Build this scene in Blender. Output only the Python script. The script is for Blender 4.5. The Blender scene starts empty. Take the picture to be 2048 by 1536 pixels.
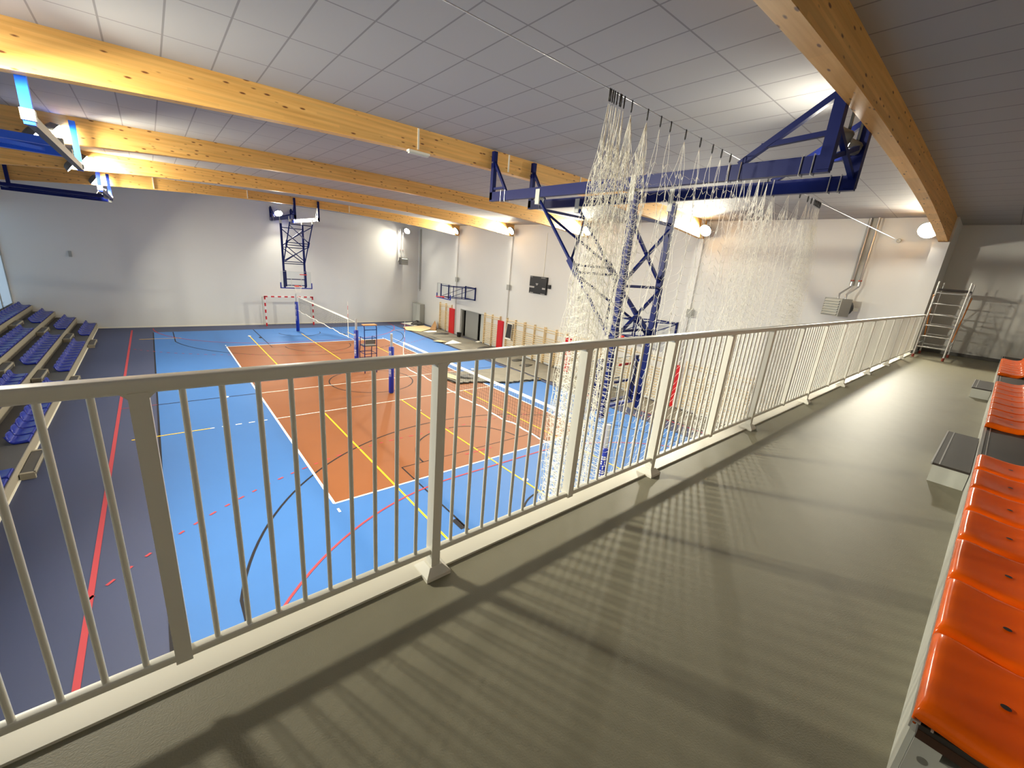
import bpy, math, random
from mathutils import Vector, Matrix
random.seed(7)
PI = math.pi
scn = bpy.context.scene
COL = scn.collection

# ------------------------------------------------------------------ helpers
class MB:
    """collects geometry; build() links it as ONE mesh object"""
    def __init__(s): s.v = []; s.f = []; s.m = []
    def add(s, vs, fs, mi=0):
        b = len(s.v); s.v += [tuple(p) for p in vs]
        for f in fs: s.f.append(tuple(b + i for i in f)); s.m.append(mi)
    def box(s, x0, x1, y0, y1, z0, z1, mi=0):
        x0, x1 = min(x0, x1), max(x0, x1); y0, y1 = min(y0, y1), max(y0, y1); z0, z1 = min(z0, z1), max(z0, z1)
        s.add([(x0,y0,z0),(x1,y0,z0),(x1,y1,z0),(x0,y1,z0),(x0,y0,z1),(x1,y0,z1),(x1,y1,z1),(x0,y1,z1)],
              [(0,3,2,1),(4,5,6,7),(0,1,5,4),(1,2,6,5),(2,3,7,6),(3,0,4,7)], mi)
    def cbox(s, c, d, mi=0):
        s.box(c[0]-d[0]/2, c[0]+d[0]/2, c[1]-d[1]/2, c[1]+d[1]/2, c[2]-d[2]/2, c[2]+d[2]/2, mi)
    def frame(s, a, b, up=(0,0,1)):
        a, b = Vector(a), Vector(b); d = (b-a).normalized(); u = Vector(up)
        if abs(d.dot(u)) > .98: u = Vector((0,1,0))
        x = d.cross(u).normalized(); y = x.cross(d).normalized()
        return a, b, x, y
    def bar(s, a, b, w, h=None, mi=0, up=(0,0,1)):
        h = h or w; a, b, x, y = s.frame(a, b, up); x = x*w/2; y = y*h/2
        s.add([a-x-y, a+x-y, a+x+y, a-x+y, b-x-y, b+x-y, b+x+y, b-x+y],
              [(3,2,1,0),(4,5,6,7),(0,1,5,4),(1,2,6,5),(2,3,7,6),(3,0,4,7)], mi)
    def tube(s, pts, r, n=8, mi=0, cap=True, closed=False):
        pts = [Vector(p) for p in pts]; rings = []; px = None
        for i, p in enumerate(pts):
            if closed: t = pts[(i+1) % len(pts)] - pts[i-1]
            else: t = pts[min(i+1, len(pts)-1)] - pts[max(i-1, 0)]
            t.normalize()
            if px is None:
                u = Vector((0,0,1)) if abs(t.z) < .9 else Vector((0,1,0)); px = t.cross(u).normalized()
            px = (px - t*px.dot(t)).normalized(); py = t.cross(px)
            rr = r[i] if isinstance(r, (list, tuple)) else r
            rings.append([p + px*rr*math.cos(2*PI*k/n) + py*rr*math.sin(2*PI*k/n) for k in range(n)])
        vs = [q for ring in rings for q in ring]; fs = []; L = len(pts)
        for i in range(L if closed else L-1):
            j = (i+1) % L
            for k in range(n): fs.append((i*n+k, i*n+(k+1) % n, j*n+(k+1) % n, j*n+k))
        if cap and not closed:
            fs.append(tuple(range(n-1, -1, -1))); fs.append(tuple((L-1)*n+k for k in range(n)))
        s.add(vs, fs, mi)
    def strand(s, pts, r):
        """thin 3-sided cord, cheap"""
        vs = []; fs = []
        for p in pts:
            x, y, z = p
            vs += [(x-r, y-r*.5, z-r*.4), (x+r, y-r*.5, z+r*.4), (x, y+r, z)]
        for i in range(len(pts)-1):
            a = i*3
            for k in range(3): fs.append((a+k, a+(k+1) % 3, a+3+(k+1) % 3, a+3+k))
        s.add(vs, fs)
    def prism(s, poly, z0, z1, mi=0):
        n = len(poly)
        s.add([(p[0], p[1], z0) for p in poly] + [(p[0], p[1], z1) for p in poly],
              [tuple(range(n-1, -1, -1)), tuple(range(n, 2*n))] + [(i, (i+1) % n, n+(i+1) % n, n+i) for i in range(n)], mi)
    def extr(s, prof, axis, a0, a1, mi=0):
        """profile in the plane across 'x' (prof = (y,z)) or 'y' (prof = (x,z)), extruded along it"""
        n = len(prof)
        P = (lambda q, a: (a, q[0], q[1])) if axis == 'x' else (lambda q, a: (q[0], a, q[1]))
        s.add([P(q, a0) for q in prof] + [P(q, a1) for q in prof],
              [tuple(range(n-1, -1, -1)), tuple(range(n, 2*n))] + [(i, (i+1) % n, n+(i+1) % n, n+i) for i in range(n)], mi)
    def disc(s, c, r, nrm, n=24, mi=0, r2=None):
        c = Vector(c); d = Vector(nrm).normalized(); u = Vector((0,0,1)) if abs(d.z) < .9 else Vector((0,1,0))
        x = d.cross(u).normalized(); y = d.cross(x)
        s.add([c + x*r*math.cos(2*PI*k/n) + y*(r2 or r)*math.sin(2*PI*k/n) for k in range(n)], [tuple(range(n))], mi)
    def build(s, name, mats, parent=None, loc=None, smooth=None, local=False):
        off = Vector((0,0,0))
        if parent is not None and not local: off = world_loc(parent)
        elif loc is not None: off = Vector(loc)
        me = bpy.data.meshes.new(name)
        me.from_pydata([tuple(Vector(p)-off) for p in s.v], [], s.f); 
        mats = mats if isinstance(mats, (list, tuple)) else [mats]
        for m in mats: me.materials.append(m)
        if len(mats) > 1: me.polygons.foreach_set('material_index', s.m)
        me.update()
        import bmesh
        if len(s.f) < 60000 and len(mats) == 1:
            bm = bmesh.new(); bm.from_mesh(me); bmesh.ops.recalc_face_normals(bm, faces=bm.faces); bm.to_mesh(me); bm.free()
        if smooth:
            me.polygons.foreach_set('use_smooth', [True]*len(me.polygons)); me.set_sharp_from_angle(angle=math.radians(smooth))
        o = bpy.data.objects.new(name, me); COL.objects.link(o)
        if parent is not None: o.parent = parent
        elif loc is not None: o.location = off
        return o

def world_loc(o):
    p = Vector((0,0,0))
    while o is not None: p = p + o.location; o = o.parent
    return p
def tag(o, label=None, cat=None, group=None, kind=None):
    if label: o['label'] = label
    if cat: o['category'] = cat
    if group: o['group'] = group
    if kind: o['kind'] = kind
    return o
def thing(name, label, cat, loc=(0,0,0), group=None):
    o = bpy.data.objects.new(name, None); COL.objects.link(o); o.location = loc; o.empty_display_size = .2
    return tag(o, label, cat, group)
def struct(mb, name, mats, label=None, smooth=None):
    o = mb.build(name, mats, smooth=smooth); o['kind'] = 'structure'
    if label: o['label'] = label
    return o
def dup(root, loc, label=None, group=None):
    r = root.copy(); COL.objects.link(r); r.location = loc
    if label: r['label'] = label
    if group: r['group'] = group
    for ch in root.children:
        c = ch.copy(); COL.objects.link(c); c.parent = r
        for g in ch.children:
            d = g.copy(); COL.objects.link(d); d.parent = c
    return r
ORD = ['first','second','third','fourth','fifth','sixth','seventh','eighth','ninth','tenth','eleventh','twelfth','thirteenth','fourteenth','fifteenth','sixteenth','seventeenth','eighteenth','nineteenth','twentieth','twenty-first']

# ------------------------------------------------------------------ materials
def srgb(r, g, b):
    f = lambda c: (c/255/12.92) if c/255 <= .04045 else ((c/255+.055)/1.055)**2.4
    return (f(r), f(g), f(b), 1)
def mat(name, col, rough=.5, metal=0, spec=.5, bump=0, bscale=200, var=0, vscale=3, emit=None, estr=0, coat=0):
    m = bpy.data.materials.new(name); m.use_nodes = True; nt = m.node_tree; b = nt.nodes['Principled BSDF']
    b.inputs['Base Color'].default_value = col; b.inputs['Roughness'].default_value = rough
    b.inputs['Metallic'].default_value = metal; b.inputs['Specular IOR Level'].default_value = spec
    b.inputs['Coat Weight'].default_value = coat
    tc = nt.nodes.new('ShaderNodeTexCoord')
    if var:
        n = nt.nodes.new('ShaderNodeTexNoise'); n.inputs['Scale'].default_value = vscale; n.inputs['Detail'].default_value = 5
        nt.links.new(tc.outputs['Object'], n.inputs['Vector'])
        mx = nt.nodes.new('ShaderNodeMix'); mx.data_type = 'RGBA'
        mx.inputs[6].default_value = tuple(c*(1-var) for c in col[:3])+(1,); mx.inputs[7].default_value = tuple(min(1,c*(1+var)) for c in col[:3])+(1,)
        nt.links.new(n.outputs['Fac'], mx.inputs[0]); nt.links.new(mx.outputs[2], b.inputs['Base Color'])
    if bump:
        n2 = nt.nodes.new('ShaderNodeTexNoise'); n2.inputs['Scale'].default_value = bscale
        nt.links.new(tc.outputs['Object'], n2.inputs['Vector'])
        bp = nt.nodes.new('ShaderNodeBump'); bp.inputs['Strength'].default_value = bump; bp.inputs['Distance'].default_value = .01
        nt.links.new(n2.outputs['Fac'], bp.inputs['Height']); nt.links.new(bp.outputs['Normal'], b.inputs['Normal'])
    if emit:
        b.inputs['Emission Color'].default_value = emit; b.inputs['Emission Strength'].default_value = estr
    return m

def mat_wood():
    m = mat('glulam_spruce', srgb(214,160,92), .45); nt = m.node_tree; b = nt.nodes['Principled BSDF']
    N, L = nt.nodes.new, nt.links.new
    tc = N('ShaderNodeTexCoord'); mp = N('ShaderNodeMapping'); mp.inputs['Scale'].default_value = (.35, 9, 9)
    L(tc.outputs['Object'], mp.inputs['Vector'])
    n = N('ShaderNodeTexNoise'); n.inputs['Scale'].default_value = 2.2; n.inputs['Detail'].default_value = 6; L(mp.outputs['Vector'], n.inputs['Vector'])
    r = N('ShaderNodeValToRGB'); e = r.color_ramp.elements
    e[0].position = .3; e[0].color = srgb(222,166,86); e[1].position = .72; e[1].color = srgb(240,190,110)
    L(n.outputs['Fac'], r.inputs['Fac'])
    # laminations: every 4 cm layer of boards a slightly different tone
    sx = N('ShaderNodeSeparateXYZ'); L(tc.outputs['Object'], sx.inputs['Vector'])
    d1 = N('ShaderNodeMath'); d1.operation = 'MULTIPLY'; d1.inputs[1].default_value = 25; L(sx.outputs['Z'], d1.inputs[0])
    fl = N('ShaderNodeMath'); fl.operation = 'FLOOR'; L(d1.outputs[0], fl.inputs[0])
    d2 = N('ShaderNodeMath'); d2.operation = 'MULTIPLY'; d2.inputs[1].default_value = .28; L(sx.outputs['X'], d2.inputs[0])
    ad = N('ShaderNodeMath'); ad.operation = 'MULTIPLY_ADD'; ad.inputs[1].default_value = .37; L(fl.outputs[0], ad.inputs[0]); L(d2.outputs[0], ad.inputs[2])
    f2 = N('ShaderNodeMath'); f2.operation = 'FLOOR'; L(ad.outputs[0], f2.inputs[0])
    cb = N('ShaderNodeCombineXYZ'); L(fl.outputs[0], cb.inputs[0]); L(f2.outputs[0], cb.inputs[1])
    wn = N('ShaderNodeTexWhiteNoise'); L(cb.outputs[0], wn.inputs['Vector'])
    hs = N('ShaderNodeHueSaturation'); mr = N('ShaderNodeMapRange'); mr.inputs[3].default_value = .9; mr.inputs[4].default_value = 1.08
    L(wn.outputs['Value'], mr.inputs[0]); L(mr.outputs[0], hs.inputs['Value']); L(r.outputs['Color'], hs.inputs['Color'])
    # knots
    mp2 = N('ShaderNodeMapping'); mp2.inputs['Scale'].default_value = (3.4, 11, 11); L(tc.outputs['Object'], mp2.inputs['Vector'])
    v = N('ShaderNodeTexVoronoi'); v.inputs['Scale'].default_value = 1.0; L(mp2.outputs['Vector'], v.inputs['Vector'])
    kr = N('ShaderNodeValToRGB'); k = kr.color_ramp.elements; k[0].position = .1; k[0].color = (1,1,1,1); k[1].position = .19; k[1].color = (0,0,0,1)
    L(v.outputs['Distance'], kr.inputs['Fac'])
    mx = N('ShaderNodeMix'); mx.data_type = 'RGBA'; mx.inputs[7].default_value = srgb(120,70,32)
    L(kr.outputs['Color'], mx.inputs[0]); L(hs.outputs['Color'], mx.inputs[6]); L(mx.outputs[2], b.inputs['Base Color'])
    return m

def mat_ceiling():
    m = mat('ceiling_panels', srgb(190,184,184), .8); nt = m.node_tree; b = nt.nodes['Principled BSDF']
    N, L = nt.nodes.new, nt.links.new
    tc = N('ShaderNodeTexCoord'); sx = N('ShaderNodeSeparateXYZ'); L(tc.outputs['Object'], sx.inputs['Vector'])
    def line(out, off, per, w):
        a = N('ShaderNodeMath'); a.operation = 'MULTIPLY_ADD'; a.inputs[1].default_value = 1/per; a.inputs[2].default_value = -off/per + 100; L(out, a.inputs[0])
        f = N('ShaderNodeMath'); f.operation = 'FRACT'; L(a.outputs[0], f.inputs[0])
        s = N('ShaderNodeMath'); s.operation = 'SUBTRACT'; s.inputs[1].default_value = .5; L(f.outputs[0], s.inputs[0])
        ab = N('ShaderNodeMath'); ab.operation = 'ABSOLUTE'; L(s.outputs[0], ab.inputs[0])
        g = N('ShaderNodeMath'); g.operation = 'GREATER_THAN'; g.inputs[1].default_value = .5 - w/per/2; L(ab.outputs[0], g.inputs[0])
        return g
    g1 = line(sx.outputs['X'], .03, .6055, .022); g2 = line(sx.outputs['Y'], -14.81, 1.245, .022)
    mxm = N('ShaderNodeMath'); mxm.operation = 'MAXIMUM'; L(g1.outputs[0], mxm.inputs[0]); L(g2.outputs[0], mxm.inputs[1])
    mx = N('ShaderNodeMix'); mx.data_type = 'RGBA'; mx.inputs[6].default_value = srgb(163,162,161); mx.inputs[7].default_value = srgb(127,126,126)
    L(mxm.outputs[0], mx.inputs[0]); L(mx.outputs[2], b.inputs['Base Color'])
    return m

def mat_floor(name, col, rough=.35, var=.04):
    return mat(name, col, .55, var=var, vscale=1.3, bump=.03, bscale=60, spec=.25)

M = {}
M['wood'] = mat_wood(); M['ceiling'] = mat_ceiling()
M['wall'] = mat('painted_plaster', srgb(219,218,213), .75, var=.025, vscale=.8, bump=.06, bscale=35)
M['court_blue'] = mat_floor('court_blue', srgb(58,104,164), .34)
M['court_orange'] = mat_floor('court_orange', srgb(129,76,40), .34)
M['court_grey'] = mat_floor('court_slate', srgb(60,66,92), .34)
M['line_dark'] = mat('line_black', srgb(34,32,36), .65, spec=.15); M['line_white'] = mat('line_white', srgb(238,236,230), .65, spec=.15)
M['line_yellow'] = mat('line_yellow', srgb(240,190,40), .65, spec=.15); M['line_red'] = mat('line_red', srgb(166,64,70), .65, spec=.15)
M['gal_floor'] = mat('gallery_linoleum', srgb(138,134,114), .5, var=.06, vscale=6, bump=.12, bscale=160, spec=.32)
M['rail'] = mat('rail_grey_enamel', srgb(236,234,222), .35, spec=.5)
M['white_trim'] = mat('white_trim', srgb(232,228,212), .45)
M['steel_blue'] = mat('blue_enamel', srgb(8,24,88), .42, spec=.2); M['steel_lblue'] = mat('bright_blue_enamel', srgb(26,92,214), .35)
M['zinc'] = mat('zinc_steel', srgb(190,192,196), .3, metal=.85); M['alu'] = mat('aluminium', srgb(205,205,203), .35, metal=.6)
M['net_white'] = mat('white_cord', srgb(240,238,228), .8); M['net_black'] = mat('black_cord', srgb(38,34,36), .8)
M['black'] = mat('black_plastic', srgb(22,22,24), .45); M['dark'] = mat('void_shade', srgb(20,20,20), .9)
M['orange_seat'] = mat('orange_plastic', srgb(255,106,2), .2, spec=.4, coat=0); M['blue_seat'] = mat('blue_plastic', srgb(16,34,132), .25, spec=.4, coat=0)
M['tier'] = mat('stand_fascia', srgb(150,142,124), .6); M['tier_floor'] = mat('stand_deck', srgb(72,70,68), .6, var=.06, vscale=5)
M['deck'] = mat('dark_deck', srgb(54,47,42), .6, var=.06, vscale=9); M['deck_edge'] = mat('plywood_edge', srgb(64,40,26), .6)
M['panel'] = mat('grey_white_panel', srgb(196,198,190), .5); M['wallbar'] = mat('pine_bars', srgb(222,198,154), .5)
M['pad_red'] = mat('red_vinyl', srgb(204,20,26), .4); M['pad_blue'] = mat('blue_vinyl', srgb(20,44,150), .4)
M['rim'] = mat('rim_red', srgb(222,62,50), .4); M['goal_red'] = mat('goal_red', srgb(204,30,40), .4); M['goal_white'] = mat('goal_white', srgb(236,232,226), .4)
M['grey_metal'] = mat('grey_metal', srgb(160,160,152), .5); M['grey_dark'] = mat('dark_grey_metal', srgb(96,94,90), .5)
M['tarp'] = mat('grey_floor_covering', srgb(112,107,95), .75, var=.32, vscale=1.7, bump=.5, bscale=4); M['tarp_dark'] = mat('dark_film', srgb(52,50,46), .55, var=.3, vscale=4)
M['ply'] = mat('fibreboard', srgb(208,184,140), .7, var=.08, vscale=4); M['card'] = mat('cardboard', srgb(150,112,70), .75); M['paper'] = mat('white_board', srgb(236,232,218), .6)
M['door_grey'] = mat('door_leaf_grey', srgb(150,150,144), .5); M['orange_tube'] = mat('orange_brace', srgb(206,130,60), .45)
M['lens'] = mat('lamp_lens', (1,1,1,1), .4, emit=(1,.93,.82,1), estr=60)
M['valve_red'] = mat('valve_red', srgb(150,60,44), .5); M['copper'] = mat('copper', srgb(190,120,80), .3, metal=.8)
M['label_grey'] = mat('label_grey', srgb(170,168,164), .5); M['wood_tan'] = mat('tan_wood', srgb(190,140,84), .5)

gm = bpy.data.materials.new('clear_glass'); gm.use_nodes = True; nt = gm.node_tree; nt.nodes.clear()
o_ = nt.nodes.new('ShaderNodeOutputMaterial'); tr = nt.nodes.new('ShaderNodeBsdfTransparent'); gl = nt.nodes.new('ShaderNodeBsdfGlossy')
gl.inputs['Roughness'].default_value = .05; mxs = nt.nodes.new('ShaderNodeMixShader'); lw = nt.nodes.new('ShaderNodeFresnel'); lw.inputs['IOR'].default_value = 1.3
gg = nt.nodes.new('ShaderNodeNewGeometry'); mm = nt.nodes.new('ShaderNodeMath'); mm.operation = 'MULTIPLY_ADD'; mm.inputs[1].default_value = -1; mm.inputs[2].default_value = 1
nt.links.new(gg.outputs['Backfacing'], mm.inputs[0]); m2 = nt.nodes.new('ShaderNodeMath'); m2.operation = 'MULTIPLY'; nt.links.new(mm.outputs[0], m2.inputs[0]); nt.links.new(lw.outputs[0], m2.inputs[1]); nt.links.new(m2.outputs[0], mxs.inputs[0]); nt.links.new(tr.outputs[0], mxs.inputs[1]); nt.links.new(gl.outputs[0], mxs.inputs[2]); nt.links.new(mxs.outputs[0], o_.inputs[0])
tr.inputs['Color'].default_value = (.94,.96,.97,1)
M['glass'] = gm

# ------------------------------------------------------------------ room
XL, XR, YF = -12.9, 10.45, 15.9
GZ = 4.05                      # gallery floor height
RY = -16.19                    # balustrade plane
XG = 11.8                      # gallery end wall
zc = lambda x: 8.2 - .0022*x*x  # ceiling
zb = lambda x: 7.78 - .0047*x*x # underside of the arched beams

f = MB()
f.add([(XL,-21,0),(XR,-21,0),(XR,YF,0),(XL,YF,0)], [(0,1,2,3)], 0)
MATS = ['court_grey','court_blue','court_orange','line_dark','line_white','line_yellow','line_red']
LZ = [0, .002, .004, .0058, .0066, .0074, .0082]
def fq(x0, x1, y0, y1, mi): f.add([(x0,y0,LZ[mi]),(x1,y0,LZ[mi]),(x1,y1,LZ[mi]),(x0,y1,LZ[mi])], [(0,1,2,3)], mi)
def fl(pts, mi, w=.05):
    P = [Vector((p[0],p[1])) for p in pts]; vs = []; fs = []
    for i, p in enumerate(P):
        t = (P[min(i+1,len(P)-1)] - P[max(i-1,0)]).normalized(); n = Vector((-t.y,t.x))*w/2
        vs += [(p.x-n.x,p.y-n.y,LZ[mi]),(p.x+n.x,p.y+n.y,LZ[mi])]
    for i in range(len(P)-1): fs.append((2*i,2*i+2,2*i+3,2*i+1))
    f.add(vs, fs, mi)
def arc(cx, cy, r, a0, a1, n=40): return [(cx+r*math.cos(a0+(a1-a0)*i/n), cy+r*math.sin(a0+(a1-a0)*i/n)) for i in range(n+1)]
fq(-7.5,7.5,-14.1,14.1,1); fq(-4.5,4.5,-9,9,2)
for x in (-7.5,7.5): fl([(x,-14),(x,14)], 3)
fl([(-7.5,0),(-4.5,0)], 3); fl([(4.5,0),(7.5,0)], 3)
fl(arc(0,0,1.8,0,2*PI), 3)
for s in (-1,1):
    a = math.acos(6.6/6.75); by = s*12.425
    A = arc(0,by,6.75,a,PI-a,60) if s < 0 else arc(0,by,6.75,-a,-(PI-a),60)
    fl([(6.6,s*14)]+A+[(-6.6,s*14)], 3)
    fl([(-2.45,s*14),(-2.45,s*8.2),(2.45,s*8.2),(2.45,s*14)], 3, .05)
    fl(arc(0,s*8.2,1.8,0,-s*PI), 3); fl(arc(0,by,1.25,0,-s*PI), 3)
    for x in (-2.45,2.45):
        fq(x-(.14 if x<0 else 0), x+(0 if x<0 else .14), s*11.0, s*11.4, 3)
        for y in (12.1,):
            fq(x-(.1 if x<0 else 0), x+(0 if x<0 else .1), s*10.2, s*10.24, 3)
    # handball: 6 m area, 9 m dashes, 7 m mark
    gy = s*15.4
    fl([(-7.5,gy)]+arc(-1.5,gy,6,PI,PI-s*-1*PI/2 if s<0 else PI+PI/2,30)+arc(1.5,gy,6,PI/2 if s<0 else -PI/2,0,30), 6)
    fl([(-.5,s*8.4),(.5,s*8.4)], 6)
    # dashed 9 m line
    path = arc(-1.5,gy,9,PI,PI/2 if s<0 else 3*PI/2,80)+arc(1.5,gy,9,PI/2 if s<0 else -PI/2,0,80)
    L = 0; seg = []
    dash = []
    for i in range(len(path)-1):
        a0, b0 = Vector(path[i]), Vector(path[i+1]); n = max(1,int((b0-a0).length/.03))
        for k in range(n): dash.append(a0+(b0-a0)*k/n)
    run = []; acc = 0
    for i in range(1,len(dash)):
        acc += (dash[i]-dash[i-1]).length
        if dash[i].x < -8.5 or dash[i].x > 8.5: run = []; continue
        if acc % .34 < .16: run.append(dash[i])
        elif len(run) > 1: fl([tuple(p) for p in run], 6, .05); run = []
        else: run = []
fl([(-8.45,-15.4),(-8.45,15.0)], 6, .08); fl([(8.45,-15.4),(8.45,15.0)], 6, .08)
fl([(-8.45,0),(-7.5,0)], 6, .03)
# main volleyball court
for x in (-4.5,4.5): fl([(x,-9),(x,9)], 4, .06)
for y in (-9,-3,0,3,9): fl([(-4.5,y),(4.5,y)], 4, .05 if abs(y)==9 else .04)
for s in (-1,1):
    for t in (-1,1):
        for k in range(5): fl([(t*(4.75+k*.36),s*3),(t*(4.92+k*.36),s*3)], 4)
        fl([(t*4.5,s*9.24),(t*4.5,s*9.4)], 4)
# training courts across the hall
for s in (-1,1):
    for x in (-3,0,3): fl([(x,s*3),(x,s*12)], 5)
    for y in (3,12):
        fl([(-8.1,s*y),(-6.3,s*y)], 5); fl([(6.3,s*y),(8.1,s*y)], 5)
for (x,y) in ((.08,-10.5),(-5.55,0),(-3,11.8),(5.55,0),(.05,-4.4)):
    f.add([(x+.09*math.cos(k*PI/8), y+.09*math.sin(k*PI/8), .0092) for k in range(16)], [tuple(range(16))], 4)
o = f.build('floor', [M[k] for k in MATS]); tag(o, kind='structure'); o['label'] = 'blue and orange sports floor with court lines'

# far wall, right wall with doorway, left wall with windows
w = MB(); w.box(XL-.07,XR+.3,YF,YF+.3,-.3,8.4); struct(w,'wall_far',M['wall'])
w = MB()
DY0, DY1, DZ = 5.92, 8.92, 2.04
w.box(XR,XR+.35,DY1,YF,-.3,8.4); w.box(XR,XR+.35,DY0,DY1,DZ,8.4); w.box(XR,XR+.35,-16.1,DY0,-.3,8.4)
# short return where the gallery widens
w.box(XR,XG+.3,-16.15,-16.1,GZ-.2,8.4)
struct(w,'wall_right',M['wall'])
w = MB(); w.box(XG,XG+.3,-21,-16.15,3.6,8.4); struct(w,'wall_gallery',M['wall'])
w = MB(); w.box(XL-.3,XG+.3,-21.3,-21,-.3,8.4); struct(w,'wall_near',M['wall'])
# store room behind the doorway
w = MB(); w.box(XR+2.2,XR+2.3,DY0-.5,DY1+.5,-.05,2.6); w.box(XR+.35,XR+2.2,DY0-.6,DY0-.5,-.05,2.6); w.box(XR+.35,XR+2.2,DY1+.5,DY1+.6,-.05,2.6)
w.box(XR+.35,XR+2.3,DY0-.6,DY1+.6,2.5,2.6); w.box(XR,XR+2.3,DY0-.6,DY1+.6,-.06,-.005)
struct(w,'wall_storeroom',M['grey_dark'])
w = MB()
WZ0, WZ1 = 1.42, 6.4
TL = .07
w.box(XL-TL,XL,-21,YF,-.3,WZ0); w.box(XL-TL,XL,-21,YF,WZ1,8.4); w.box(XL-TL,XL,15.86,YF,WZ0,WZ1); w.box(XL-TL,XL,-21,-14.5,WZ0,WZ1)
struct(w,'wall_left',M['wall'])
for i in range(5):
    y0 = -14.5+i*6.072; y1 = y0+6.072
    w = MB()
    for k in range(4): w.box(XL-.06,XL-.02,y0+k*2.02-.03 if k else y0+.001,y0+k*2.02+.03 if k<3 else y1-.001,WZ0,WZ1)
    for z in (WZ0,(WZ0+WZ1)/2-.03,WZ1-.06): w.box(XL-.06,XL-.02,y0,y1,z,z+.06)
    wo = w.build('window_%d' % (i+1), M['grey_metal']); wo['kind'] = 'structure'
    g = MB(); g.box(XL-.045,XL-.037,y0+.001,y1-.001,WZ0,WZ1); g.build('pane', M['glass'], wo)
# curved ceiling
c = MB(); n = 48; xs = [XL+(XG+.3-XL)*i/n for i in range(n+1)]
vs = [(x,-21,zc(x)) for x in xs]+[(x,YF,zc(x)) for x in xs]+[(x,-21,zc(x)+.2) for x in xs]+[(x,YF,zc(x)+.2) for x in xs]
K = n+1
c.add(vs, [(i,K+i,K+i+1,i+1) for i in range(n)]+[(2*K+i,2*K+i+1,3*K+i+1,3*K+i) for i in range(n)])
struct(c,'ceiling',M['ceiling'],smooth=60)
# gallery slab
g = MB(); g.box(XL,XG,-21,-16.2,GZ-.22,GZ); tag(struct(g,'floor_gallery',M['gal_floor']))
g = MB(); g.box(XL,XR,-16.2,-16.06,GZ-.24,GZ+.012); struct(g,'trim_1',M['white_trim'])
g = MB(); g.box(XL,XR,-16.9,-16.7,0,GZ-.22); struct(g,'wall_under_gallery',M['wall'])
g = MB(); g.box(XG-.02,XG,-21,-16.15,GZ,GZ+.1); struct(g,'baseboard_gallery',M['grey_dark'])
g = MB(); g.box(XL,XR,YF-.012,YF,0,.09); struct(g,'baseboard_far',M['white_trim'])
# pilasters under the beam ends
for i, y in enumerate((9.7,3.45,-2.6,-8.8)):
    g = MB(); g.box(XR-.12,XR,y-.17,y+.17,0,zb(XR)); struct(g,'trim_%d' % (i+2),M['wall'])
g = MB(); g.box(XR-.2,XR+.02,-16.15,-15.8,0,zb(XR)); struct(g,'trim_6',M['wall'])

# ------------------------------------------------------------------ beams
BE = [('nearest the camera, above the gallery railing',-16.1,-15.9),('in front of the hanging net hoop frame, second from the gallery',-8.9,-8.7),
      ('third from the gallery',-2.7,-2.5),('fourth from the gallery',3.35,3.55),('nearest the far wall',9.6,9.8)]
for lab, y0, y1 in BE:
    b = MB(); n = 40; xs = [XL+(XR-XL)*i/n for i in range(n+1)]
    vs = []
    for y in (y0,y1): vs += [(x,y,zb(x)) for x in xs]+[(x,y,zc(x)+.02) for x in xs]
    K = n+1
    fs = [(i,i+1,K+i+1,K+i) for i in range(n)]+[(2*K+i+1,2*K+i,3*K+i,3*K+i+1) for i in range(n)]
    fs += [(i+1,i,2*K+i,2*K+i+1) for i in range(n)]+[(K+i,K+i+1,3*K+i+1,3*K+i) for i in range(n)]
    fs += [(0,K,3*K,2*K),(n,2*K+n,3*K+n,K+n)]
    b.add(vs, fs)
    o = b.build('timber_beam', M['wood'])
    tag(o, 'arched laminated timber beam under the white ceiling, '+lab, 'beam', 'arched timber beams')

# ------------------------------------------------------------------ balustrade
root = thing('balustrade','light grey steel balustrade with thin vertical bars along the gallery edge','railing',(-6.12,RY,GZ))
def rrect(cy, cz, w, h, r, n=4):
    P = []
    for qx, qz, a in ((1,1,0),(-1,1,90),(-1,-1,180),(1,-1,270)):
        for k in range(n+1):
            t = math.radians(a+90*k/n); P.append((cy+qx*(w/2-r)+r*math.cos(t), cz+qz*(h/2-r)+r*math.sin(t)))
    return P
XA, XB = -9.4, 10.2
h = MB(); h.extr(rrect(RY,5.214,.062,.046,.012),'x',XA,XB); h.build('handrail',M['rail'],root,smooth=40)
h = MB(); h.extr(rrect(RY,4.185,.036,.03,.006),'x',XA,XB); h.build('bottom_rail',M['rail'],root,smooth=40)
pitch = 1.031
posts = [(-6.12+pitch*i, i % 2 == 0) for i in range(-3,16)]
bal = []
for x, foot in posts:
    p = MB(); p.box(x-.024,x+.024,RY-.03,RY+.03,GZ if foot else 4.17,5.195)
    for sg in (-1,1): p.bar((x+sg*.02,RY,5.18),(x+sg*.036,RY,5.196),.012,.05,up=(0,1,0))
    po = p.build('post',M['rail'],root)
    if foot:
        q = MB(); r0, r1, z0, z1, z2 = .07, .036, GZ, GZ+.02, GZ+.055
        q.add([(x-r0,RY-r0,z0),(x+r0,RY-r0,z0),(x+r0,RY+r0,z0),(x-r0,RY+r0,z0),(x-r0,RY-r0,z1),(x+r0,RY-r0,z1),(x+r0,RY+r0,z1),(x-r0,RY+r0,z1),
               (x-r1,RY-r1,z2),(x+r1,RY-r1,z2),(x+r1,RY+r1,z2),(x-r1,RY+r1,z2)],
              [(0,1,5,4),(1,2,6,5),(2,3,7,6),(3,0,4,7),(4,5,9,8),(5,6,10,9),(6,7,11,10),(7,4,8,11),(8,9,10,11),(3,2,1,0)])
        q.build('base_cover',M['rail'],po)
    for k in range(1,10):
        xx = x+pitch*k/10
        if xx < XB-.05: bal.append(xx)
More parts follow.
